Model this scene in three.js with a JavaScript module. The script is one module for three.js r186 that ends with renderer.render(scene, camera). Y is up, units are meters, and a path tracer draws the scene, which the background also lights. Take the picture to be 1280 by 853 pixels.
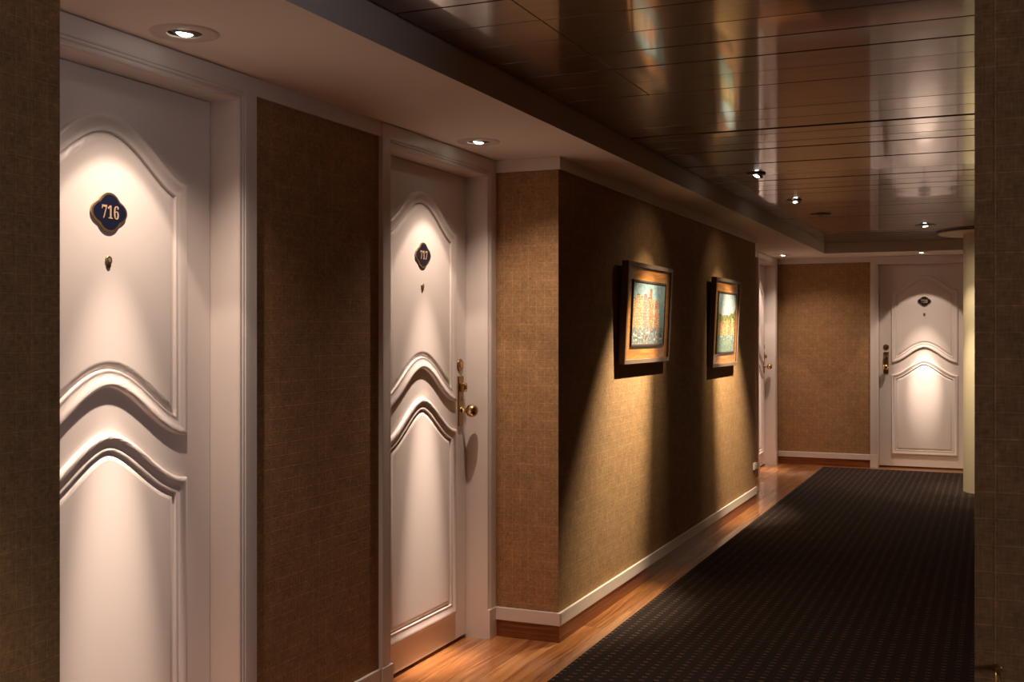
import * as THREE from 'three';
import { RoundedBoxGeometry } from 'three/addons/geometries/RoundedBoxGeometry.js';
import { RectAreaLightUniformsLib } from 'three/addons/lights/RectAreaLightUniformsLib.js';
import { mergeGeometries, toCreasedNormals } from 'three/addons/utils/BufferGeometryUtils.js';
import { FontLoader } from 'three/addons/loaders/FontLoader.js';
import { TextGeometry } from 'three/addons/geometries/TextGeometry.js';

// ---------------------------------------------------------------- camera, exposure, large lights
const scene = new THREE.Scene();
scene.background = new THREE.Color(0x000000);
const EYE = 1.40, FOCAL = 1400, YAW = Math.atan2(603, FOCAL);
const camera = new THREE.PerspectiveCamera(2 * Math.atan(426.5 / FOCAL) * 180 / Math.PI, 1280 / 853, 0.05, 60);
camera.position.set(0, EYE, 0);
camera.rotation.set(0, YAW, 0);
camera.setViewOffset(1280, 853, 0, 9.5, 1280, 853);   // the lens is shifted a little downwards
scene.add(camera);

const renderer = new THREE.WebGLRenderer({ antialias: true });
renderer.toneMapping = THREE.LinearToneMapping;
renderer.toneMappingExposure = 1.22;
renderer.shadowMap.enabled = true;
RectAreaLightUniformsLib.init();

// a cool daylit window in the side wall of the lobby, right behind the camera, outside the frame
const WIN = { x: 4.19, y: 1.5, z: 0.7, w: 2.6, h: 1.3, color: new THREE.Color(0.86, 0.90, 1.0), power: 1.15 };
const WARM = new THREE.Color(1.0, 0.785, 0.635), GOLD = new THREE.Color(1.0, 0.82, 0.54);
const windowLight = new THREE.RectAreaLight(WIN.color, WIN.power, WIN.w, WIN.h);
windowLight.position.set(WIN.x - 0.03, WIN.y, WIN.z);
windowLight.lookAt(WIN.x - 1, WIN.y, WIN.z);
scene.add(windowLight);

// ---------------------------------------------------------------- helpers
let seed = 20240717;
const rnd = () => { seed = (seed * 1664525 + 1013904223) >>> 0; return seed / 4294967296; };
const names = new Map();
function numbered(n) { const k = names.get(n) || 0; names.set(n, k + 1); return k ? `${n}_${String(k).padStart(3, '0')}` : n; }
function mesh(name, geo, mat, parent) {
  const m = new THREE.Mesh(geo, mat); m.name = parent ? name : numbered(name);
  m.castShadow = m.receiveShadow = true; (parent || scene).add(m); return m;
}
function group(name, parent) { const g = new THREE.Group(); g.name = parent ? name : numbered(name); (parent || scene).add(g); return g; }
function tag(o, label, category, grp) { o.userData.label = label; o.userData.category = category; if (grp) o.userData.group = grp; return o; }
function structure(o, label, category) { o.userData.kind = 'structure'; if (label) o.userData.label = label; if (category) o.userData.category = category; return o; }
// uv in metres, taken from the object's own coordinates face by face
function metreUV(geo, grainAlongZ = false) {
  const g = geo.index ? geo.toNonIndexed() : geo; g.computeVertexNormals();
  const p = g.attributes.position, n = g.attributes.normal, uv = new Float32Array(p.count * 2);
  for (let i = 0; i < p.count; i++) {
    const ax = Math.abs(n.getX(i)), ay = Math.abs(n.getY(i)), az = Math.abs(n.getZ(i));
    const x = p.getX(i), y = p.getY(i), z = p.getZ(i);
    let u, v;
    if (ay >= ax && ay >= az) { u = x; v = z; } else if (ax >= az) { u = z; v = y; } else { u = x; v = y; }
    if (grainAlongZ && ay >= ax && ay >= az) { u = z; v = x; }
    uv[2 * i] = u; uv[2 * i + 1] = v;
  }
  g.setAttribute('uv', new THREE.BufferAttribute(uv, 2)); return g;
}
function bx(x0, x1, y0, y1, z0, z1, along) {
  const g = new THREE.BoxGeometry(Math.abs(x1 - x0), Math.abs(y1 - y0), Math.abs(z1 - z0));
  g.translate((x0 + x1) / 2, (y0 + y1) / 2, (z0 + z1) / 2); return metreUV(g, along);
}
function rbx(x0, x1, y0, y1, z0, z1, r = 0.003) {
  const g = new RoundedBoxGeometry(Math.abs(x1 - x0), Math.abs(y1 - y0), Math.abs(z1 - z0), 2, r);
  g.translate((x0 + x1) / 2, (y0 + y1) / 2, (z0 + z1) / 2); return g;
}
const merge = (list) => mergeGeometries(list.map((g) => {
  const h = g.index ? g.toNonIndexed() : g.clone();
  for (const k of Object.keys(h.attributes)) if (!['position', 'normal', 'uv'].includes(k)) h.deleteAttribute(k);
  return h;
}));

// ---------------------------------------------------------------- procedural textures
function noiseGrid(n, seed0, ny = n) {
  const a = new Float32Array(n * ny); let s = seed0 >>> 0;
  for (let i = 0; i < a.length; i++) { s = (s * 1664525 + 1013904223) >>> 0; a[i] = s / 4294967296; }
  return (x, y) => {            // periodic value noise, period n
    const xi = Math.floor(x), yi = Math.floor(y), fx = x - xi, fy = y - yi;
    const sx = fx * fx * (3 - 2 * fx), sy = fy * fy * (3 - 2 * fy), m = (v) => ((v % n) + n) % n, q = (v) => ((v % ny) + ny) % ny;
    const A = a[q(yi) * n + m(xi)], B = a[q(yi) * n + m(xi + 1)], C = a[q(yi + 1) * n + m(xi)], D = a[q(yi + 1) * n + m(xi + 1)];
    return (A + (B - A) * sx) * (1 - sy) + (C + (D - C) * sx) * sy;
  };
}
function dataTex(w, h, fn, srgb, repX, repY) {
  const d = new Uint8Array(w * h * 4);
  for (let y = 0; y < h; y++) for (let x = 0; x < w; x++) {
    const c = fn(x, y), i = 4 * (y * w + x);
    d[i] = Math.max(0, Math.min(255, c[0])); d[i + 1] = Math.max(0, Math.min(255, c[1])); d[i + 2] = Math.max(0, Math.min(255, c[2])); d[i + 3] = 255;
  }
  const t = new THREE.DataTexture(d, w, h, THREE.RGBAFormat);
  t.wrapS = t.wrapT = THREE.RepeatWrapping; t.magFilter = THREE.LinearFilter; t.minFilter = THREE.LinearMipmapLinearFilter; t.generateMipmaps = true;
  if (srgb) t.colorSpace = THREE.SRGBColorSpace;
  t.repeat.set(repX, repY); t.needsUpdate = true; return t;
}
// woven wall covering: 40 mm squares of horizontal and vertical thread, tile 0.64 m
const WP = 1024, wpN1 = noiseGrid(256, 11), wpN2 = noiseGrid(256, 12), wpN3 = noiseGrid(16, 13), wpN4 = noiseGrid(64, 14);
function weave(x, y) {
  const th = wpN1(x / 4, y / 64 * 4) * 0.5 + wpN2(x / 64 * 4, y / 4) * 0.5;               // long fibres both ways
  const cell = WP / 16, cx = x % cell, cy = y % cell, col = Math.floor(x / cell), row = Math.floor(y / cell);
  const dir = (col + row) % 2 ? cx : cy;
  const rib = 0.5 + 0.5 * Math.cos(dir / cell * Math.PI * 2 * 7);
  const edge = (cx < 3 || cy < 3) ? 1 : 0;
  return { th, rib, edge, patch: wpN3(x / 64, y / 64), slub: wpN4(x / 16, y / 16) };
}
const wallMap = dataTex(WP, WP, (x, y) => {
  const w = weave(x, y), v = 0.80 + 0.22 * (w.th - 0.5) + 0.025 * (w.rib - 0.5) + 0.11 * w.edge + 0.08 * (w.patch - 0.5) + 0.10 * (w.slub - 0.5);
  return [202 * v, 154 * v, 104 * v];
}, true, 1 / 0.64, 1 / 0.64);
const wallBump = dataTex(WP, WP, (x, y) => { const w = weave(x, y), v = 255 * (0.35 + 0.3 * (w.th - 0.5) + 0.08 * w.rib + 0.30 * w.edge); return [v, v, v]; }, false, 1 / 0.64, 1 / 0.64);

function woodTex(w, h, s0, dark, light, repX, repY) {      // grain runs along u
  const a = noiseGrid(5, s0, 40), b = noiseGrid(24, s0 + 1, 200), c = noiseGrid(4, s0 + 2, 8), e = noiseGrid(160, s0 + 3, 256);
  return dataTex(w, h, (x, y) => {
    const u = x / w, v = y / h, warp = 1.6 * c(u * 4, v * 8);
    const r = a(u * 5, v * 40 + warp * 2), f = b(u * 24, v * 200 + warp * 6), fine = e(u * 160, v * 256);
    const k = Math.max(0, Math.min(1, 0.62 * r + 0.34 * f + 0.14 * fine + 0.22 * c(u * 4, v * 8) - 0.18));
    return [dark[0] + (light[0] - dark[0]) * k, dark[1] + (light[1] - dark[1]) * k, dark[2] + (light[2] - dark[2]) * k];
  }, true, repX, repY);
}
const ceilMaps = [0, 1, 2].map((i) => woodTex(1024, 512, 31 + 7 * i, [36 + 4 * i, 11 + i, 4], [92 + 8 * i, 36 + 3 * i, 15], 1 / 1.6, 1 / 0.8));
const floorMaps = [0, 1, 2, 3].map((i) => woodTex(1024, 512, 91 + 7 * i, [112 + 12 * i, 62 + 8 * i, 32 + 4 * i], [214 + 8 * i, 150 + 8 * i, 88 + 7 * i], 1 / 1.6, 1 / 0.5));
const veneerMap = woodTex(512, 512, 171, [150, 90, 42], [206, 142, 76], 1 / 0.5, 1 / 0.25);

// carpet: dark pile with short dashes of three light tufts in columns that run down the corridor
const CP = 1024, cpN = noiseGrid(512, 51), cpT = noiseGrid(64, 52);
const CARPET_U = 0.0555 * 8, CARPET_V = 0.045 * 8;
const carpetMap = dataTex(CP, CP, (x, y) => {
  const cw = CP / 8, col = Math.floor(x / cw), px = (x % cw) / cw, row = ((y + (col % 2) * cw / 2) % cw) / cw;
  const n = cpN(x / 2, y / 2), tone = cpT(Math.floor(x / cw) * 3.7, Math.floor(((y + (col % 2) * cw / 2)) / cw) * 2.9);
  const v = 0.55 + 0.9 * n;
  let c = [34 * v, 18 * v, 13 * v];
  const t = (px - 0.31) / 0.38;
  if (t > 0 && t < 1 && row > 0.41 && row < 0.60) {
    const dot = Math.abs(Math.sin(t * Math.PI * 3)), k = (0.35 + 0.65 * dot) * (0.75 + 0.5 * tone) * (0.8 + 0.4 * n);
    c = [158 * k, 118 * k, 94 * k];
  }
  return c;
}, true, 1 / CARPET_U, 1 / CARPET_V);
const carpetBump = dataTex(512, 512, (x, y) => { const v = 255 * cpN(x, y); return [v, v, v]; }, false, 1 / 0.4, 1 / 0.4);

// ---------------------------------------------------------------- materials
const M = {};
M.wall = new THREE.MeshStandardMaterial({ map: wallMap, bumpMap: wallBump, bumpScale: 0.0012, roughness: 0.85 });
M.white = new THREE.MeshPhysicalMaterial({ color: new THREE.Color().setRGB(0.80, 0.71, 0.66), roughness: 0.38 });
M.soffit = new THREE.MeshStandardMaterial({ color: new THREE.Color().setRGB(0.82, 0.72, 0.64), roughness: 0.8 });
M.column = new THREE.MeshStandardMaterial({ color: new THREE.Color().setRGB(0.70, 0.60, 0.44), roughness: 0.55 });
M.ceil = ceilMaps.map((map) => new THREE.MeshPhysicalMaterial({ map, roughness: 0.34, clearcoat: 1, clearcoatRoughness: 0.06 }));
M.ceilBack = new THREE.MeshStandardMaterial({ color: new THREE.Color().setRGB(0.05, 0.022, 0.012), roughness: 0.9 });
M.floor = floorMaps.map((map) => new THREE.MeshPhysicalMaterial({ map, roughness: 0.28, clearcoat: 0.8, clearcoatRoughness: 0.08 }));
M.skirt = new THREE.MeshPhysicalMaterial({ map: floorMaps[0], color: new THREE.Color().setRGB(0.62, 0.48, 0.42), roughness: 0.4 });
M.sub = new THREE.MeshStandardMaterial({ color: new THREE.Color().setRGB(0.03, 0.02, 0.015), roughness: 0.9 });
M.carpet = new THREE.MeshStandardMaterial({ map: carpetMap, bumpMap: carpetBump, bumpScale: 0.003, roughness: 1 });
M.brass = new THREE.MeshStandardMaterial({ color: new THREE.Color().setRGB(0.62, 0.42, 0.17), metalness: 1, roughness: 0.24 });
M.bronze = new THREE.MeshStandardMaterial({ color: new THREE.Color().setRGB(0.34, 0.21, 0.10), metalness: 1, roughness: 0.36 });
M.rim = new THREE.MeshStandardMaterial({ color: new THREE.Color().setRGB(0.50, 0.34, 0.19), metalness: 0.9, roughness: 0.38 });
M.gilt = new THREE.MeshStandardMaterial({ color: new THREE.Color().setRGB(0.62, 0.42, 0.24), metalness: 0.3, roughness: 0.5 });
M.navy = new THREE.MeshPhysicalMaterial({ color: new THREE.Color().setRGB(0.010, 0.012, 0.030), roughness: 0.3 });
M.gimbal = new THREE.MeshStandardMaterial({ color: new THREE.Color().setRGB(0.16, 0.13, 0.11), roughness: 0.35, metalness: 0.6 });
M.ring = new THREE.MeshStandardMaterial({ color: new THREE.Color().setRGB(0.62, 0.53, 0.45), roughness: 0.5 });
M.darkRing = new THREE.MeshStandardMaterial({ color: new THREE.Color().setRGB(0.10, 0.05, 0.03), roughness: 0.35, metalness: 0.5 });
M.lamp = new THREE.MeshStandardMaterial({ color: 0xffffff, emissive: new THREE.Color(1.0, 0.92, 0.80), emissiveIntensity: 9, roughness: 0.4 });
M.unlit = new THREE.MeshStandardMaterial({ color: new THREE.Color().setRGB(0.22, 0.17, 0.13), roughness: 0.2 });
M.panelLight = new THREE.MeshStandardMaterial({ color: 0xffffff, emissive: WIN.color, emissiveIntensity: 1.2, roughness: 0.5 });
M.frameFront = new THREE.MeshPhysicalMaterial({ color: new THREE.Color().setRGB(0.17, 0.11, 0.085), roughness: 0.42 });
M.slip = new THREE.MeshStandardMaterial({ color: new THREE.Color().setRGB(0.045, 0.028, 0.020), roughness: 0.5 });
M.veneer = new THREE.MeshPhysicalMaterial({ map: veneerMap, roughness: 0.35, clearcoat: 0.3, clearcoatRoughness: 0.2 });

// ---------------------------------------------------------------- layout numbers
const FACE = -2.135, GAL = -1.812, FAR = -12.22, RECESS = -2.14, BACKX = -2.45;
const SOFFIT_Y = 2.20, WOOD_Y = 2.30, EDGE_X = -1.563, EDGE_Z = -11.54;
const Z_NEAR = -1.794, Z_RET = -4.738, Z_GALEND = -9.28, ROOM_Z = 2.6, RIGHT = 1.3, LOBBY_R = 4.2;
const OPEN = 0.446, HEAD = 2.12;
const D1 = -2.378, D2 = -4.21, D3 = -11.55, D4 = -0.665;

// ---------------------------------------------------------------- walls
const cat = (o, l) => structure(o, l, 'wall');
cat(mesh('wall_left', merge([
  bx(BACKX, FACE, 0, SOFFIT_Y, D1 + OPEN, Z_NEAR), bx(BACKX, FACE, 0, SOFFIT_Y, D2 + OPEN, D1 - OPEN), bx(BACKX, FACE, 0, SOFFIT_Y, Z_RET, D2 - OPEN),
  bx(BACKX, FACE, HEAD, SOFFIT_Y, D1 - OPEN, D1 + OPEN), bx(BACKX, FACE, HEAD, SOFFIT_Y, D2 - OPEN, D2 + OPEN), bx(BACKX - 0.06, BACKX, 0, SOFFIT_Y, Z_RET, Z_NEAR),
]), M.wall), 'brown woven wall between the two near doors');
cat(mesh('wall_entry', bx(BACKX, GAL, 0, SOFFIT_Y, Z_NEAR, ROOM_Z), M.wall), 'brown woven wall before the door numbered 716');
cat(mesh('wall_gallery', bx(BACKX, GAL, 0, SOFFIT_Y, Z_GALEND, Z_RET), M.wall), 'brown woven wall that carries the two pictures');
cat(mesh('wall_recess', merge([
  bx(BACKX, RECESS, 0, SOFFIT_Y, D3 + OPEN, Z_GALEND), bx(BACKX, RECESS, 0, SOFFIT_Y, FAR, D3 - OPEN), bx(BACKX, RECESS, HEAD, SOFFIT_Y, D3 - OPEN, D3 + OPEN),
  bx(BACKX - 0.06, BACKX, 0, SOFFIT_Y, FAR, Z_GALEND),
]), M.wall), 'brown woven recessed wall beyond the pictures');
cat(mesh('wall_far', merge([
  bx(BACKX, D4 - OPEN, 0, SOFFIT_Y, FAR - 0.3, FAR), bx(D4 + OPEN, RIGHT + 0.1, 0, SOFFIT_Y, FAR - 0.3, FAR), bx(D4 - OPEN, D4 + OPEN, HEAD, SOFFIT_Y, FAR - 0.3, FAR),
  bx(BACKX, RIGHT + 0.1, 0, SOFFIT_Y, FAR - 0.36, FAR - 0.3),
]), M.wall), 'brown woven end wall beside the door numbered 720');
cat(mesh('wall_right', bx(RIGHT, RIGHT + 0.12, 0, 2.45, FAR, -1.95), M.wall), 'brown woven right wall of the corridor');
const PART_X = -0.0275, PART_Z = -1.83;
cat(mesh('wall_partition', merge([bx(PART_X, LOBBY_R + 0.1, 0, 2.45, PART_Z - 0.12, PART_Z)]), M.wall), 'dark brown woven wall end close by on the right');
cat(mesh('wall_lobby', bx(LOBBY_R, LOBBY_R + 0.12, 0, 2.45, PART_Z, ROOM_Z), M.wall), 'brown woven side wall of the lobby');
cat(mesh('wall_back', bx(BACKX, LOBBY_R + 0.12, 0, 2.45, ROOM_Z, ROOM_Z + 0.12), M.wall), 'brown woven back wall of the lobby');

// ---------------------------------------------------------------- soffit (with round holes for the downlights) and wood ceiling
const soffitLamps = [
  { x: -1.977, z: D1 - 0.012, label: 'round downlight above the white door with the brass peephole but no knob in view', face: 'left' },
  { x: -1.974, z: D2 - 0.020, label: 'round downlight above the white door with the round brass knob', face: 'left' },
  { x: -1.979, z: D3 - 0.03, label: 'round downlight over the half hidden door past the picture wall', face: 'left' },
  { x: -0.662, z: -11.78, label: 'round downlight above the white door in the end wall', face: 'far' },
];
{
  const s = new THREE.Shape();   // plan: x, -z
  s.moveTo(BACKX, -ROOM_Z); s.lineTo(EDGE_X, -ROOM_Z); s.lineTo(EDGE_X, -EDGE_Z); s.lineTo(RIGHT, -EDGE_Z); s.lineTo(RIGHT, -FAR + 0.3); s.lineTo(BACKX, -FAR + 0.3);
  for (const l of soffitLamps) { const h = new THREE.Path(); h.absarc(l.x, -l.z, 0.047, 0, Math.PI * 2, true); s.holes.push(h); }
  const g = new THREE.ExtrudeGeometry(s, { depth: 0.28, bevelEnabled: false, curveSegments: 32 });
  g.rotateX(-Math.PI / 2); g.translate(0, SOFFIT_Y, 0);
  structure(mesh('ceiling_soffit', metreUV(g), M.soffit), 'lowered plain ceiling border over the doors', 'ceiling');
}
const ceiling = structure(group('ceiling'), 'dark glossy wood plank ceiling', 'ceiling');
mesh('backing', bx(EDGE_X, LOBBY_R + 0.1, WOOD_Y + 0.022, WOOD_Y + 0.12, EDGE_Z, ROOM_Z), M.ceilBack, ceiling);
{
  // joints across the corridor; the wider dark slots stand at three of them
  const joints = []; let z = -4.965;
  const marks = [-4.965, -5.10, -5.315, -5.50, -5.71, -5.955, -6.19, -6.42, -6.655];
  for (let k = 15; k >= 1; k--) joints.push(-4.965 + k * 0.2195);
  joints.push(...marks);
  z = -6.655; while (z - 0.228 > EDGE_Z + 0.12) { z -= 0.228; joints.push(z); }
  joints.push(EDGE_Z + 0.004);
  joints.unshift(ROOM_Z > joints[0] ? joints[0] + 0.22 : ROOM_Z);
  const wide = { '-4.965': 0.030, '-5.5': 0.022, '-5.955': 0.028 };
  const endX = (zz) => (zz > PART_Z ? LOBBY_R : RIGHT) - 0.004;
  const plank = (x0, x1, za, zb, tilt, mat, drop) => {
    const w = Math.abs(zb - za), g = new RoundedBoxGeometry(x1 - x0, 0.02, w, 1, 0.0015);
    const m = mesh('plank', metreUV(g), mat, ceiling);
    m.position.set((x0 + x1) / 2, WOOD_Y + 0.011 - drop, (za + zb) / 2); m.rotation.x = tilt;
    const uv = m.geometry.attributes.uv, o = rnd() * 5, q = rnd() * 5; for (let i = 0; i < uv.count; i++) uv.setXY(i, uv.getX(i) + o, uv.getY(i) + q);
  };
  for (let i = 0; i + 1 < joints.length; i++) {
    const za = joints[i], zb = joints[i + 1];
    const g0 = (wide[String(za)] || 0.005) / 2, g1 = (wide[String(zb)] || 0.005) / 2;
    const tilt = (rnd() - 0.5) * 0.012, mat = M.ceil[Math.floor(rnd() * 3)], drop = rnd() * 0.0015;
    if (za > -3.95) { plank(EDGE_X + 0.012, -1.199, za - g0, zb + g1, tilt * 0.6, M.ceil[Math.floor(rnd() * 3)], drop * 0.5 - 0.001); plank(-1.195, endX(za), za - g0, zb + g1, tilt, mat, drop); }
    else plank(EDGE_X + 0.012, endX(za), za - g0, zb + g1, tilt, mat, drop);
  }
}
{ // the ceiling also runs over the lobby towards the camera's back: plain soffit there
  structure(mesh('ceiling_lobby', bx(EDGE_X, LOBBY_R + 0.1, WOOD_Y, WOOD_Y + 0.021, -4.965 + 16 * 0.2195 + 0.004, ROOM_Z), M.soffit), 'plain ceiling of the lobby', 'ceiling');
}

// ---------------------------------------------------------------- floor: slab, boards, carpet
structure(mesh('floor_slab', bx(BACKX - 0.06, LOBBY_R + 0.12, -0.1, -0.0125, FAR - 0.36, ROOM_Z), M.sub), 'dark floor slab under boards and carpet', 'floor');
const floor = structure(group('floor'), 'glossy reddish brown board floor along the left wall', 'floor');
const CARPET_X = -1.645, CARPET_Z = -12.05;
function board(x0, x1, z0, z1, alongX) {
  const g = new RoundedBoxGeometry(x1 - x0 - 0.0012, 0.012, z1 - z0 - 0.0012, 1, 0.0008);
  const m = mesh('board', metreUV(g, !alongX), M.floor[Math.floor(rnd() * 4)], floor);
  m.position.set((x0 + x1) / 2, -0.006, (z0 + z1) / 2);
  const uv = m.geometry.attributes.uv, o = rnd() * 6, q = rnd() * 6; for (let i = 0; i < uv.count; i++) uv.setXY(i, uv.getX(i) + o, uv.getY(i) + q);
}
function boardRow(x0, x1, zFrom, zTo, len0) {          // from zFrom (near) down to zTo (far)
  let z = zFrom, first = true;
  while (z > zTo + 0.001) { let L = first ? len0 : 1.0 + 0.5 * rnd(); first = false; let e = Math.max(zTo, z - L); if (e - zTo < 0.25) e = zTo; board(x0, x1, e, z); z = e; }
}
{
  const rows = [-2.335, -2.235, -2.125, -2.02, -1.915, -1.812];
  for (let i = 0; i + 1 < rows.length; i++) {
    boardRow(rows[i], rows[i + 1], Z_NEAR, Z_RET, 0.4 + 0.9 * rnd());
    boardRow(rows[i], rows[i + 1], Z_GALEND, FAR, 0.4 + 0.9 * rnd());
  }
  boardRow(-1.812, -1.705, ROOM_Z, FAR, 0.5); boardRow(-1.705, CARPET_X, ROOM_Z, FAR, 0.9);
  for (let x = CARPET_X, k = 0; x < RIGHT - 0.01; k++) { const e = Math.min(RIGHT, x + 0.9 + 0.4 * rnd()); board(x, e, FAR, FAR + 0.1, true); board(x, e, FAR + 0.1, CARPET_Z, true); x = e; }
  board(D4 - OPEN, D4 + OPEN, FAR - 0.16, FAR, true);
}
{
  const c = merge([bx(CARPET_X, RIGHT, -0.012, 0.005, CARPET_Z, PART_Z), bx(CARPET_X, LOBBY_R, -0.012, 0.005, PART_Z, ROOM_Z)]);
  structure(tag(mesh('carpet', c, M.carpet), 'dark brown corridor carpet with rows of small light dashes', 'carpet'));
}

// ---------------------------------------------------------------- crown trim and baseboards
// each run: [x0, x1, z0, z1] of a strip that lies on the wall face
const T = 0.013;
const runs = [
  ['between the two near doors', FACE, FACE + T, D1 - OPEN - 0.08, D2 + OPEN + 0.08],
  ['on the short return wall beside the door numbered 717', FACE, GAL + T, Z_RET, Z_RET + T],
  ['along the wall with the two pictures', GAL, GAL + T, Z_GALEND, Z_RET],
  ['around the far corner of the picture wall', RECESS, GAL + T, Z_GALEND - T, Z_GALEND],
  ['along the recessed wall past the pictures', RECESS, RECESS + T, D3 + OPEN + 0.08, Z_GALEND - T],
  ['on the end wall left of the door numbered 720', RECESS, D4 - OPEN - 0.08, FAR, FAR + T],
  ['on the end wall right of the door numbered 720', D4 + OPEN + 0.08, RIGHT, FAR, FAR + T],
  ['along the wall before the door numbered 716', GAL, GAL + T, Z_NEAR, ROOM_Z],
];
runs.forEach(([where, x0, x1, z0, z1], i) => {
  structure(mesh(`trim_${i + 1}`, rbx(x0, x1, SOFFIT_Y - 0.057, SOFFIT_Y, z0, z1, 0.002), M.white), `white crown trim ${where}`, 'trim');
  const b = structure(group(`baseboard_${i + 1}`), `white rail over a wood skirting ${where}`, 'baseboard');
  mesh('rail', rbx(x0, x1, 0.076, 0.136, z0, z1, 0.004), M.white, b);
  const t = T - 0.006, dx = x1 - x0, dz = Math.abs(z1 - z0);
  let g;
  if (dx < dz) g = bx(x0, x0 + t, 0.0002, 0.0762, z0, z1);
  else g = z0 === Z_RET || z0 === FAR ? bx(x0, x1 - (z0 === Z_RET ? 0.006 : 0), 0.0002, 0.0762, z0, z0 + t) : bx(x0, x1 - 0.006, 0.0002, 0.0762, z1 - t, z1);
  mesh('skirting', g, M.skirt, b);
});

// ---------------------------------------------------------------- doors
const sArch = (t0, c) => { const t = Math.min(1, t0); return t * t * (3 - 2 * t) + c * t * t * (1 - t) * (1 - t); };
const W2 = 0.324, DROP = 0.157;
// the arch whose outer edge peaks at apex, moved inwards by d (sign: which way is inwards) and cut at the mitres
function archRow(apex, d, sign, c, n = 48) {
  const f = (x) => apex - DROP * sArch(Math.abs(x) / W2, c), pts = [];
  for (let i = 0; i <= 400; i++) {
    const x = -0.42 + 0.84 * i / 400, e = 1e-4, m = (f(x + e) - f(x - e)) / (2 * e), l = Math.hypot(1, m);
    pts.push([x - sign * d * m / l, f(x) + sign * d / l]);
  }
  const r = []; let k = 0;
  for (let i = 0; i <= n; i++) {
    const x = -(W2 - d) + 2 * (W2 - d) * i / n; while (k < 399 && pts[k + 1][0] < x) k++;
    const t = (x - pts[k][0]) / (pts[k + 1][0] - pts[k][0]); r.push([x, pts[k][1] + t * (pts[k + 1][1] - pts[k][1])]);
  }
  return r;
}
// sweep a (distance inwards, height) profile along a polyline with mitred corners; returns geometry in the door's plane
function sweep(path, profile, closed, side = 1) {
  const n = path.length, nor = [];
  for (let i = 0; i < n; i++) {
    const a = closed ? path[(i + n - 1) % n] : path[Math.max(0, i - 1)], b = path[i], c = closed ? path[(i + 1) % n] : path[Math.min(n - 1, i + 1)];
    const e = (p, q) => { const dx = q[0] - p[0], dy = q[1] - p[1], l = Math.hypot(dx, dy); return l < 1e-9 ? null : [-dy / l, dx / l]; };
    const n1 = e(a, b) || e(b, c), n2 = e(b, c) || e(a, b);
    let mx = n1[0] + n2[0], my = n1[1] + n2[1]; const l = Math.hypot(mx, my); mx /= l; my /= l;
    const k = 1 / Math.max(0.35, mx * n1[0] + my * n1[1]); nor.push([mx * k * side, my * k * side]);
  }
  const pos = [], at = (i, j) => [path[i][0] + nor[i][0] * profile[j][0], path[i][1] + nor[i][1] * profile[j][0], profile[j][1]];
  const last = closed ? n : n - 1;
  for (let i = 0; i < last; i++) for (let j = 0; j + 1 < profile.length; j++) {
    const i2 = (i + 1) % n, A = at(i, j), B = at(i2, j), C = at(i2, j + 1), D = at(i, j + 1);
    if (side > 0) pos.push(...A, ...B, ...C, ...A, ...C, ...D); else pos.push(...A, ...C, ...B, ...A, ...D, ...C);
  }
  const g = new THREE.BufferGeometry(); g.setAttribute('position', new THREE.Float32BufferAttribute(pos, 3));
  g.computeVertexNormals(); const inner = path.map((_, i) => { const p = at(i, profile.length - 1); return [p[0], p[1]]; });
  return { g: toCreasedNormals(g, 0.55), inner };
}
function withUV(g) { const p = g.attributes.position, uv = new Float32Array(p.count * 2); for (let i = 0; i < p.count; i++) { uv[2 * i] = p.getX(i); uv[2 * i + 1] = p.getY(i); } g.setAttribute('uv', new THREE.BufferAttribute(uv, 2)); return g; }
// bolection moulding: steep lip outside, rounded ridge, long cove, small bead, groove, then the bevel of the raised field
const MOULD = [[0, 0], [0.0005, 0.007], [0.002, 0.0108], [0.0045, 0.0134], [0.008, 0.0148], [0.012, 0.0150], [0.017, 0.0140], [0.022, 0.0118], [0.028, 0.0095], [0.034, 0.0080], [0.040, 0.0076],
  [0.0425, 0.0086], [0.045, 0.0090], [0.0475, 0.0082], [0.049, 0.0055], [0.050, 0.0012], [0.053, 0.0006], [0.056, 0.0010], [0.060, 0.0035], [0.066, 0.0062], [0.071, 0.0074], [0.074, 0.0076]];
function panelGeo(ring) {
  const rows = MOULD.map(([d]) => ring(d)), n = rows[0].length, pos = [];
  for (let j = 0; j + 1 < rows.length; j++) for (let i = 0; i < n; i++) {
    const k = (i + 1) % n, P = (r, q) => [rows[r][q][0], rows[r][q][1], MOULD[r][1]];
    pos.push(...P(j, i), ...P(j, k), ...P(j + 1, k), ...P(j, i), ...P(j + 1, k), ...P(j + 1, i));
  }
  const g = new THREE.BufferGeometry(); g.setAttribute('position', new THREE.Float32BufferAttribute(pos, 3));
  const sh = new THREE.Shape(rows.at(-1).map(([x, y]) => new THREE.Vector2(x, y))), f = new THREE.ShapeGeometry(sh); f.translate(0, 0, MOULD.at(-1)[1]);
  return { mould: withUV(toCreasedNormals(g, 0.55)), field: f };
}
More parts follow.
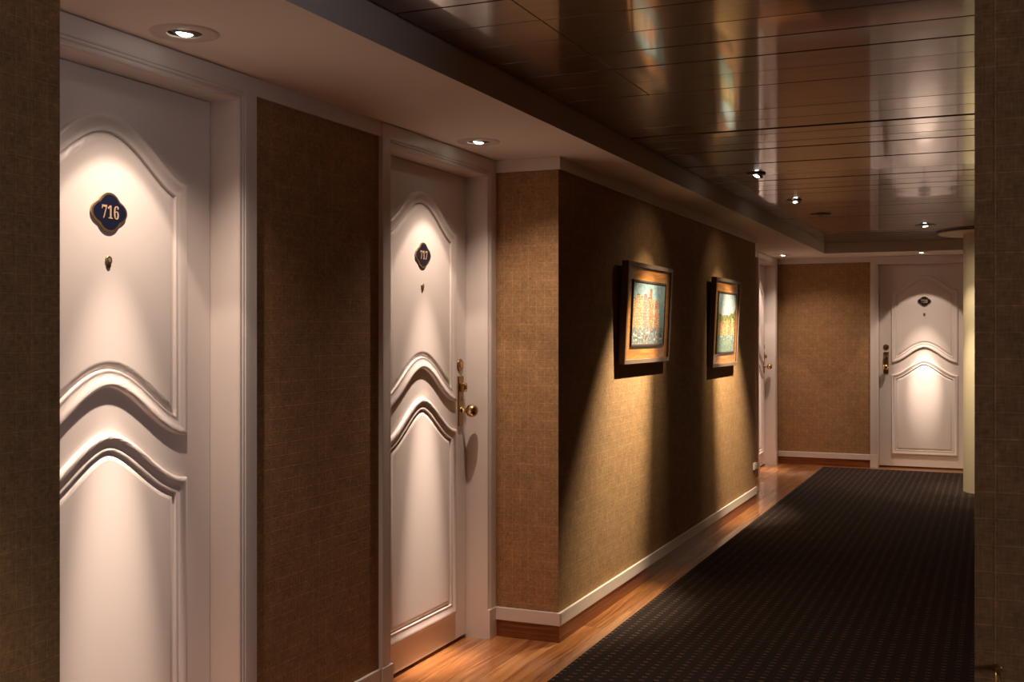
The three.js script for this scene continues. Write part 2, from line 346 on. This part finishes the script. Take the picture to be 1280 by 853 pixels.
// counter-clockwise rings: bottom left to right, then top right to left
const upper = panelGeo((d) => [...archRow(1.252, d, 1, 0.5), ...archRow(2.003, d, -1, -1.3).reverse()]);
const lower = panelGeo((d) => [[-(W2 - d), 0.140 + d], [W2 - d, 0.140 + d], ...archRow(1.127, d, -1, 0.2).reverse()]);
const leafGeo = rbx(-0.4435, 0.4435, 0.018, 2.117, -0.045, 0, 0.002);
const DEPTH = 0.100;       // leaf face to wall face
const jambGeo = merge([bx(-OPEN - 0.02, -OPEN + 0.0005, 0, HEAD, -0.06, DEPTH), bx(OPEN - 0.0005, OPEN + 0.02, 0, HEAD, -0.06, DEPTH), bx(-OPEN, OPEN, HEAD - 0.0015, HEAD + 0.02, -0.06, DEPTH)]);
const stopGeo = merge([bx(-OPEN - 0.02, OPEN + 0.02, 0.0, HEAD, -0.062, -0.058)]);
const CASE = [[0, 0], [0, 0.006], [0.003, 0.0092], [0.007, 0.0100], [0.011, 0.0085], [0.0125, 0.0085], [0.0135, 0.0112], [0.017, 0.0130], [0.021, 0.0120], [0.0225, 0.0120], [0.0235, 0.0148], [0.027, 0.0168], [0.032, 0.0174], [0.076, 0.0174], [0.0785, 0.0150], [0.079, 0]];
const casingGeo = withUV(sweep([[-OPEN, 0.134], [-OPEN, HEAD], [OPEN, HEAD], [OPEN, 0.134]], CASE, false).g); casingGeo.translate(0, 0, DEPTH);
const plinth = (s) => rbx(s * OPEN, s * (OPEN + 0.0795), 0.0003, 0.136, DEPTH - 0.004, DEPTH + 0.0195, 0.002);
// number plate: a wide and a tall ellipse united, giving four lobes with cusps between them
function lobes(k) {
  const s = new THREE.Shape(), n = 120;
  for (let i = 0; i < n; i++) {
    const a = i / n * Math.PI * 2, c = Math.cos(a), q = Math.sin(a);
    const rA = 1 / Math.hypot(c / 0.0675, q / 0.0375), rB = 1 / Math.hypot(c / 0.0480, q / 0.0540), r = Math.max(rA, rB) - k;
    if (i) s.lineTo(r * c, r * q); else s.moveTo(r * c, r * q);
  }
  s.closePath(); return s;
}
const ext = (s, d, b) => new THREE.ExtrudeGeometry(s, { depth: d, bevelEnabled: b > 0, bevelThickness: b, bevelSize: b, bevelSegments: 2, curveSegments: 24 });
const font = await new FontLoader().loadAsync('fonts/droid/droid_serif_bold.typeface.json');
const knobPts = [[0.0001, 0.084], [0.010, 0.0828], [0.019, 0.079], [0.0262, 0.0715], [0.0296, 0.061], [0.0290, 0.050], [0.0245, 0.0405], [0.017, 0.0345], [0.0105, 0.032], [0.0095, 0.028], [0.0095, 0.016], [0.013, 0.012], [0.017, 0.009], [0.018, 0.004]].reverse().map(([x, y]) => new THREE.Vector2(x, y));
const knobGeo = new THREE.LatheGeometry(knobPts, 40); knobGeo.rotateX(Math.PI / 2);
function disc(r, d, b = 0.001) { const g = new THREE.LatheGeometry([[0.0001, d], [r - b, d], [r, d - b], [r, 0], [0.0001, 0]].reverse().map(([x, y]) => new THREE.Vector2(x, y)), 32); g.rotateX(Math.PI / 2); return g; }
const numberGeo = new Map();

function makeDoor(n, number, handle, label) {
  const d = structure(group(`door_${n}`), label, 'door');
  mesh('door_stop', stopGeo, M.white, d);
  const leaf = mesh('leaf', leafGeo, M.white, d); leaf.userData.label = 'white painted door leaf';
  for (const [p, q] of [['upper_panel', upper], ['lower_panel', lower]]) { const f = mesh(p, q.field, M.white, d); mesh('moulding', q.mould, M.white, f); }
  mesh('jamb', jambGeo, M.white, d);
  mesh('casing', casingGeo, M.white, d);
  mesh('plinth_block', plinth(-1), M.white, d); mesh('plinth_block', plinth(1), M.white, d);
  if (number) {
    const pl = mesh('number_plate', ext(lobes(0.0015), 0.0035, 0.0015), M.rim, d); pl.position.set(0, 1.732, 0.0090); pl.userData.label = `four-lobed dark blue plate reading ${number}`;
    const fc = mesh('plate_face', ext(lobes(0.0065), 0.0012, 0), M.navy, pl); fc.position.z = 0.0047;
    const tg = new TextGeometry(number, { font, size: 0.0335, depth: 0.0014, curveSegments: 6, bevelEnabled: false });
    tg.computeBoundingBox(); const b = tg.boundingBox; tg.translate(-(b.min.x + b.max.x) / 2, -(b.min.y + b.max.y) / 2, 0); tg.scale(0.86, 1.08, 1);
    mesh('numerals', tg, M.gilt, pl).position.z = 0.0056;
    const ph = mesh('peephole', disc(0.0125, 0.005, 0.002), M.rim, d); ph.position.set(0, 1.600, 0.0076); ph.userData.label = 'brass peephole';
    mesh('lens', disc(0.0055, 0.0012, 0.0004), M.unlit, ph).position.z = 0.0048;
    const cv = mesh('cover', disc(0.0085, 0.003, 0.001), M.bronze, ph); cv.position.set(0, -0.0135, 0.0005);
  }
  const hx = handle * 0.377;
  const ro = mesh('lock_rosette', disc(0.029, 0.007, 0.003), M.bronze, d); ro.position.set(hx, 1.256, 0);
  mesh('lock_cylinder', disc(0.013, 0.004, 0.001), M.brass, ro).position.z = 0.0066;
  mesh('key_slot', bx(-0.008, 0.008, -0.0012, 0.0012, 0, 0.001), M.bronze, ro).position.z = 0.0104;
  const hp = mesh('handle_plate', rbx(-0.0255, 0.0255, -0.1135, 0.1135, 0, 0.009, 0.003), M.bronze, d); hp.position.set(hx, 1.0925, 0);
  const cr = mesh('latch_block', rbx(-0.019, 0.019, -0.020, 0.020, 0.0085, 0.030, 0.004), M.brass, hp); cr.position.set(0.002, 0.062, 0);
  mesh('latch_button', rbx(-0.009, 0.009, -0.010, 0.010, 0.030, 0.034, 0.002), M.bronze, hp).position.set(0.002, 0.062, 0);
  mesh('keyhole', merge([disc(0.005, 0.001, 0.0003), bx(-0.002, 0.002, -0.012, 0, 0, 0.001)].map((g) => withUV(g.index ? g.toNonIndexed() : g))), M.bronze, hp).position.set(0, 0.014, 0.0088);
  const kn = mesh('knob', knobGeo, M.brass, d); kn.position.set(hx, 1.050, 0.005); kn.userData.label = 'round polished brass knob';
  return d;
}
const door1 = makeDoor(1, '716', -1, 'white arched-panel door with the number plate 716');
door1.position.set(FACE - DEPTH, 0, D1); door1.rotation.y = Math.PI / 2;
const door2 = makeDoor(2, '717', 1, 'white arched-panel door with the number plate 717');
door2.position.set(FACE - DEPTH, 0, D2); door2.rotation.y = Math.PI / 2;
const door3 = makeDoor(3, '', 1, 'white arched-panel door half hidden past the picture wall');
door3.position.set(RECESS - DEPTH, 0, D3); door3.rotation.y = Math.PI / 2;
const door4 = makeDoor(4, '720', -1, 'white arched-panel door with the number plate 720');
door4.position.set(D4, 0, FAR - DEPTH);

// ---------------------------------------------------------------- downlights
const lathe = (pts, n = 40) => new THREE.LatheGeometry(pts.map(([x, y]) => new THREE.Vector2(x, y)), n);
const ringGeo = lathe([[0.0455, 0.0], [0.0455, -0.003], [0.048, -0.0048], [0.080, -0.0048], [0.0885, -0.0035], [0.0905, 0]]);
const canGeo = lathe([[0.0456, -0.003], [0.0450, 0.018], [0.040, 0.030], [0.0001, 0.034]]);
const gimbalGeo = lathe([[0.0235, 0.002], [0.0240, -0.002], [0.027, -0.0025], [0.034, 0.001], [0.041, 0.0035], [0.0425, 0.010]]);
const lampGeo = lathe([[0.0001, -0.0095], [0.008, -0.0088], [0.015, -0.0066], [0.020, -0.0035], [0.0236, 0.001]]);
function spot(at, dir, cd, angle, penumbra, color, parent) {
  const l = new THREE.SpotLight(color, cd, 12, angle * Math.PI / 180, penumbra, 2);
  l.position.copy(at); l.target.position.copy(at).add(dir); l.castShadow = true; l.shadow.radius = 0.7; l.shadow.mapSize.set(1024, 1024);
  scene.add(l); scene.add(l.target); return l;
}
// a reflector lamp: a hot core, a softer beam, the reflector's wider field with its crisp rim, and a faint spill
const REFLECTOR = [[24, 8, 1], [8, 16, 1], [0.85, 33, 0.08]], SPILL = [2.5, 64, 0.8];
for (const l of soffitLamps) {
  const o = tag(group('downlight'), l.label, 'downlight', 'downlights over the doors'); o.position.set(l.x, SOFFIT_Y, l.z);
  mesh('trim_ring', ringGeo, M.ring, o); mesh('can', canGeo, M.gimbal, o);
  const far = l.face === 'far', tau = (far ? 22 : 7) * Math.PI / 180;
  const dir = far ? new THREE.Vector3(0, -Math.cos(tau), -Math.sin(tau)) : new THREE.Vector3(-Math.sin(tau), -Math.cos(tau), 0);
  const tilt = group('gimbal', o); tilt.position.y = -0.002; tilt.quaternion.setFromUnitVectors(new THREE.Vector3(0, -1, 0), dir);
  mesh('gimbal_ring', gimbalGeo, M.gimbal, tilt); mesh('lamp_face', lampGeo, M.lamp, tilt);
  const at = new THREE.Vector3(l.x, SOFFIT_Y - 0.002, l.z).addScaledVector(dir, 0.016);
  for (const [cd, angle, pen] of REFLECTOR) spot(at, dir, cd * (far && cd > 1 ? 0.7 : 1), angle, pen, WARM);
  spot(at, new THREE.Vector3(far ? 0 : 0.25, -1, far ? 0.25 : 0).normalize(), ...SPILL, WARM);
}
// small fittings under the wood ceiling
const PICTURE = [[34, 21, 1, -0.22, 0.24], [3.0, 28, 0.6, 0, 0], [0.3, 50, 1, 0, 0]];   // the last two: how far below and beside the aim this part of the beam points
const woodLamps = [
  { x: -1.23, z: -6.33, lit: true, aim: [-1.80, 1.20, -6.00], cones: PICTURE, label: 'small lit spotlight in the wood ceiling aimed at the nearer picture', r: 0.6 },
  { x: -1.24, z: -7.705, lit: true, aim: [-1.80, 1.20, -8.02], cones: PICTURE, label: 'small lit spotlight in the wood ceiling aimed at the farther picture', r: 0.6 },
  { x: -1.205, z: -8.70, lit: false, label: 'unlit round downlight in the wood ceiling', r: 0.95 },
  { x: -0.525, z: -9.90, lit: true, aim: [-0.24, 0.9, -10.50], cones: [[10, 17, 1], [3, 34, 0.3], [1, 60, 0.9]], label: 'lit round downlight in the wood ceiling beside the round column', r: 0.95 },
  { x: -1.23, z: -0.75, lit: true, aim: [-1.80, 0.75, -0.95], cones: [[5, 30, 0.8]], label: 'small lit spotlight in the ceiling before the near doors', r: 0.6 },
];
for (const l of woodLamps) {
  const o = tag(group('ceiling_spotlight'), l.label, 'downlight', 'fittings in the wood ceiling'); o.position.set(l.x, WOOD_Y - 0.001, l.z);
  const k = l.r;
  mesh('trim_ring', lathe([[0.046 * k, -0.001], [0.046 * k, -0.006], [0.052 * k, -0.009], [0.082 * k, -0.007], [0.0905 * k, 0]]), M.darkRing, o);
  mesh('can', lathe([[0.0001, -0.002], [0.046 * k, -0.002]]), M.gimbal, o);
  const tilt = group('gimbal', o); tilt.position.y = -0.010;
  const dir = l.lit ? new THREE.Vector3(l.aim[0] - l.x, l.aim[1] - WOOD_Y, l.aim[2] - l.z).normalize() : new THREE.Vector3(0, -1, 0);
  tilt.quaternion.setFromUnitVectors(new THREE.Vector3(0, -1, 0), dir);
  mesh('gimbal_ring', gimbalGeo, M.gimbal, tilt).scale.setScalar(0.9);
  mesh('lamp_face', lampGeo, l.lit ? M.lamp : M.unlit, tilt).scale.setScalar(0.9);
  if (l.lit) {
    const at = new THREE.Vector3(l.x, WOOD_Y - 0.011, l.z).addScaledVector(dir, 0.016);
    for (const [cd, angle, pen, low = 0, beside = 0] of l.cones) spot(at, new THREE.Vector3(l.aim[0], l.aim[1] + low, l.aim[2] + beside * Math.sign(l.aim[2] - l.z)).sub(at).normalize(), cd, angle, pen, GOLD);
  }
}
// the lobby window that goes with the area light above
{
  const o = structure(group('window_1'), 'daylit window in the side wall of the lobby', 'window'); o.position.set(WIN.x, WIN.y, WIN.z);
  mesh('pane', bx(-0.012, -0.006, -WIN.h / 2, WIN.h / 2, -WIN.w / 2, WIN.w / 2), M.panelLight, o);
  mesh('window_frame', merge([bx(-0.025, 0.01, WIN.h / 2, WIN.h / 2 + 0.06, -WIN.w / 2 - 0.06, WIN.w / 2 + 0.06), bx(-0.025, 0.01, -WIN.h / 2 - 0.06, -WIN.h / 2, -WIN.w / 2 - 0.06, WIN.w / 2 + 0.06),
    bx(-0.025, 0.01, -WIN.h / 2, WIN.h / 2, -WIN.w / 2 - 0.06, -WIN.w / 2), bx(-0.025, 0.01, -WIN.h / 2, WIN.h / 2, WIN.w / 2, WIN.w / 2 + 0.06)]), M.white, o);
}

// ---------------------------------------------------------------- round column with ceiling plate
{
  const o = structure(group('column'), 'round cream painted column with a flat disc on the ceiling', 'column'); o.position.set(0.02, 0, -10.73);
  mesh('shaft', lathe([[0.275, 0.005], [0.275, WOOD_Y - 0.02]], 96), M.column, o);
  mesh('ceiling_disc', lathe([[0.270, WOOD_Y - 0.020], [0.475, WOOD_Y - 0.020], [0.482, WOOD_Y - 0.017], [0.482, WOOD_Y - 0.001]], 96), M.column, o);
  mesh('disc_rim', lathe([[0.482, WOOD_Y - 0.012], [0.498, WOOD_Y - 0.012], [0.498, WOOD_Y - 0.001]], 96), M.darkRing, o);
}

// ---------------------------------------------------------------- pictures
function canvasTex(w, h, draw) {
  const c = document.createElement('canvas'); c.width = w; c.height = h; draw(c.getContext('2d'), w, h);
  const t = new THREE.CanvasTexture(c); t.colorSpace = THREE.SRGBColorSpace; return t;
}
const pick = (a) => a[Math.floor(rnd() * a.length)];
function dabs(c, n, x0, y0, x1, y1, cols, s, a = 0.6) {
  c.globalAlpha = a;
  for (let i = 0; i < n; i++) { c.fillStyle = pick(cols); const w = s * (0.5 + rnd()), h = s * (0.3 + 0.5 * rnd()); c.fillRect(x0 + rnd() * (x1 - x0) - w / 2, y0 + rnd() * (y1 - y0) - h / 2, w, h); }
  c.globalAlpha = 1;
}
function house(c, x, y, w, h, wall, roof) {
  c.fillStyle = wall; c.fillRect(x, y, w, h);
  c.fillStyle = roof; c.beginPath(); c.moveTo(x - 3, y + 2); c.lineTo(x + w * 0.5, y - h * 0.03 - 7); c.lineTo(x + w + 3, y + 2); c.closePath(); c.fill();
  const nx = Math.max(2, Math.round(w / 34)), ny = Math.max(3, Math.round(h / 26));
  for (let i = 0; i < nx; i++) for (let j = 0; j < ny; j++) { c.fillStyle = pick(['#4e3024', '#38384a', '#6b4030', '#43566a']); c.fillRect(x + (i + 0.3) * w / nx, y + 6 + (j + 0.15) * (h - 10) / ny, w / nx * 0.38, (h / ny) * 0.5); }
}
const art1 = canvasTex(1024, 560, (c, w, h) => {      // tall quayside houses stepping up to the right, boats below, pale sky
  c.fillStyle = '#8fb4c2'; c.fillRect(0, 0, w, h);
  dabs(c, 1600, 0, 0, w, h * 0.5, ['#a9c6cc', '#7fa9ba', '#b9cbc4', '#6f9cb4', '#c9d2c9'], 40, 0.35);
  const walls = ['#d9b07a', '#c98a5e', '#e0c79a', '#b8694c', '#d7a1a0', '#c7b48a', '#e2b183', '#a98b92'];
  const tops = [0.27, 0.21, 0.24, 0.20, 0.25, 0.30];
  tops.forEach((t, i) => house(c, i * w * 0.108 - 6, h * t, w * 0.108, h * 0.76 - h * t, walls[(i * 5) % 8], ['#a4532f', '#8d4a34', '#b06a44'][i % 3]));
  house(c, w * 0.50, h * 0.11, w * 0.08, h * 0.6, '#b9774f', '#8d4530'); house(c, w * 0.68, h * 0.30, w * 0.09, h * 0.46, '#c8643c', '#8a3f2a'); house(c, w * 0.77, h * 0.50, w * 0.10, h * 0.26, '#d8b890', '#9a5a40');
  dabs(c, 1500, 0, h * 0.25, w * 0.82, h * 0.76, ['#e7cf9c', '#c27f58', '#8a5a4a', '#f0dcb4', '#9e7f88', '#d39a6a'], 17, 0.55);
  c.fillStyle = '#8d7f70'; c.fillRect(0, h * 0.74, w, h * 0.26);
  dabs(c, 1700, 0, h * 0.74, w, h, ['#6f8ea8', '#a58f76', '#4f6286', '#bda78c', '#86a2a6', '#3f4a64', '#d9cdb6'], 26, 0.6);
  for (let i = 0; i < 12; i++) { const x = rnd() * w * 0.95, y = h * (0.78 + 0.16 * rnd()), L = 50 + 60 * rnd(); c.fillStyle = pick(['#f0e6d4', '#6f8dac', '#8e4f3c', '#dfe3e2']); c.beginPath(); c.moveTo(x, y); c.lineTo(x + L, y - 4); c.lineTo(x + L * 0.8, y + 13); c.lineTo(x + L * 0.15, y + 13); c.closePath(); c.fill(); }
});
const art2 = canvasTex(1024, 620, (c, w, h) => {      // harbour village under wooded hills, green water in front
  c.fillStyle = '#9dbccd'; c.fillRect(0, 0, w, h);
  dabs(c, 1500, 0, 0, w, h * 0.45, ['#b3c9d4', '#94b6ca', '#c9c8c2', '#86abc4', '#d6c6ba'], 46, 0.4);
  c.fillStyle = '#6d7a46'; c.beginPath(); c.moveTo(0, h * 0.30); c.lineTo(w * 0.10, h * 0.36); c.lineTo(w * 0.18, h * 0.35); c.lineTo(w * 0.34, h * 0.47); c.lineTo(w * 0.48, h * 0.40); c.lineTo(w * 0.60, h * 0.41); c.lineTo(w * 0.74, h * 0.33); c.lineTo(w * 0.86, h * 0.34); c.lineTo(w, h * 0.26); c.lineTo(w, h * 0.75); c.lineTo(0, h * 0.75); c.closePath(); c.fill();
  dabs(c, 1500, 0, h * 0.38, w, h * 0.66, ['#4f5d30', '#7a8146', '#a39a58', '#3f4a2a', '#b3a564'], 34, 0.6);
  for (let i = 0; i < 10; i++) house(c, i * w / 10, h * (0.42 + 0.16 * rnd()), w / 11, h * 0.3, pick(['#e3c795', '#d9a06c', '#cf7d52', '#f0dfba', '#dcb07c', '#e7d1a6']), pick(['#b4603c', '#9c5638', '#c47a4c']));
  dabs(c, 1100, 0, h * 0.46, w, h * 0.72, ['#ecd6a4', '#c97f50', '#8f8a4a', '#f3e6c8', '#b56a48'], 18, 0.5);
  c.fillStyle = '#7f9a92'; c.fillRect(0, h * 0.72, w, h * 0.28);
  dabs(c, 1900, 0, h * 0.72, w, h, ['#6f9490', '#8fb0a6', '#a9b79c', '#547c80', '#c2bb94', '#86a8b4'], 34, 0.55);
  for (let i = 0; i < 14; i++) { const x = rnd() * w * 0.95, y = h * (0.71 + 0.08 * rnd()), L = 34 + 40 * rnd(); c.fillStyle = pick(['#f2ece0', '#e3d8c8', '#7a5a48', '#c8d2d6']); c.fillRect(x, y, L, 9); c.fillRect(x + L * 0.45, y - 40 * rnd() - 14, 3, 50); }
});
function picture(label, zc, yBottom, w, h, artW, artH, dy, tex) {
  const o = tag(group('framed_picture'), label, 'picture', 'pictures on the corridor wall');
  const fw = 0.024, fd = 0.036;
  const ring = (W, H, b, d) => { const s = new THREE.Shape(); s.moveTo(-W / 2, 0); s.lineTo(W / 2, 0); s.lineTo(W / 2, H); s.lineTo(-W / 2, H); s.closePath(); const q = new THREE.Path(); q.moveTo(-W / 2 + b, b); q.lineTo(-W / 2 + b, H - b); q.lineTo(W / 2 - b, H - b); q.lineTo(W / 2 - b, b); q.closePath(); s.holes.push(q); return new THREE.ExtrudeGeometry(s, { depth: d, bevelEnabled: true, bevelSize: 0.0015, bevelThickness: 0.0015, bevelSegments: 1, bevelOffset: -0.0015 }); };
  const box = mesh('frame_box', ring(w, h, 0.016, fd - 0.006), M.frameFront, o);
  const fr = mesh('frame', ring(w, h, fw, 0.005), M.frameFront, o); fr.position.z = fd - 0.0065;
  mesh('backing_board', bx(-w / 2 + 0.014, w / 2 - 0.014, 0.014, h - 0.014, 0.004, 0.012), M.frameFront, o);
  const mt = mesh('mat_board', bx(-w / 2 + fw - 0.003, w / 2 - fw + 0.003, fw - 0.003, h - fw + 0.003, 0.016, 0.024), M.veneer, o); mt.userData.label = 'copper coloured wood veneer mat';
  const y0 = (h - artH) / 2 + dy, b = 0.013;
  const inn = mesh('inner_frame', ring(artW + 2 * b, artH + 2 * b, b, 0.007), M.slip, o); inn.position.set(0, y0 - b, 0.0238);
  const g = new THREE.BoxGeometry(artW + 0.004, artH + 0.004, 0.004); g.translate(0, y0 + artH / 2, 0.026);
  mesh('painting', g, new THREE.MeshStandardMaterial({ map: tex, color: new THREE.Color().setRGB(0.5, 0.5, 0.5), roughness: 0.6 }), o);
  o.position.set(GAL + 0.004, yBottom, zc); o.rotation.set(0, Math.PI / 2, 0);
  o.rotation.order = 'YXZ'; o.rotation.x = 0.045;         // hangs from a wire: the top leans out
  return o;
}
picture('framed painting of tall quayside houses and boats on the brown wall', -6.035, 1.238, 0.875, 0.545, 0.62, 0.335, 0.0, art1);
picture('framed painting of a harbour village under green hills on the brown wall', -7.99, 1.165, 0.80, 0.625, 0.56, 0.415, 0.0, art2);

// ---------------------------------------------------------------- small things
{
  const o = tag(group('pull_handle'), 'thin brass loop pull handle on the dark wall close by', 'handle'); o.position.set(0.0105, 0.78, PART_Z);
  const curve = new THREE.CatmullRomCurve3([[0, 0, 0.0], [0, 0, 0.030], [0, 0.02, 0.042], [0.0, 0.06, 0.044], [-0.004, 0.10, 0.042], [-0.006, 0.118, 0.030], [-0.006, 0.118, 0.0]].map((p) => new THREE.Vector3(...p)), false, 'catmullrom', 0.35);
  mesh('loop', new THREE.TubeGeometry(curve, 48, 0.0042, 12), M.brass, o);
  for (const y of [0, 0.118]) { const b = mesh('base_rose', disc(0.0062, 0.003, 0.001), M.brass, o); b.position.set(y ? -0.006 : 0, y, 0); }
}
{
  const o = tag(group('wall_socket'), 'small white socket plate on the far corner of the picture wall', 'socket'); o.position.set(GAL, 0.31, Z_GALEND + 0.05);
  mesh('plate', rbx(0, 0.012, -0.03, 0.03, -0.045, 0.045, 0.003), M.white, o);
  mesh('socket_face', rbx(0.0115, 0.016, -0.018, 0.018, -0.02, 0.02, 0.002), M.white, o);
}

renderer.render(scene, camera);
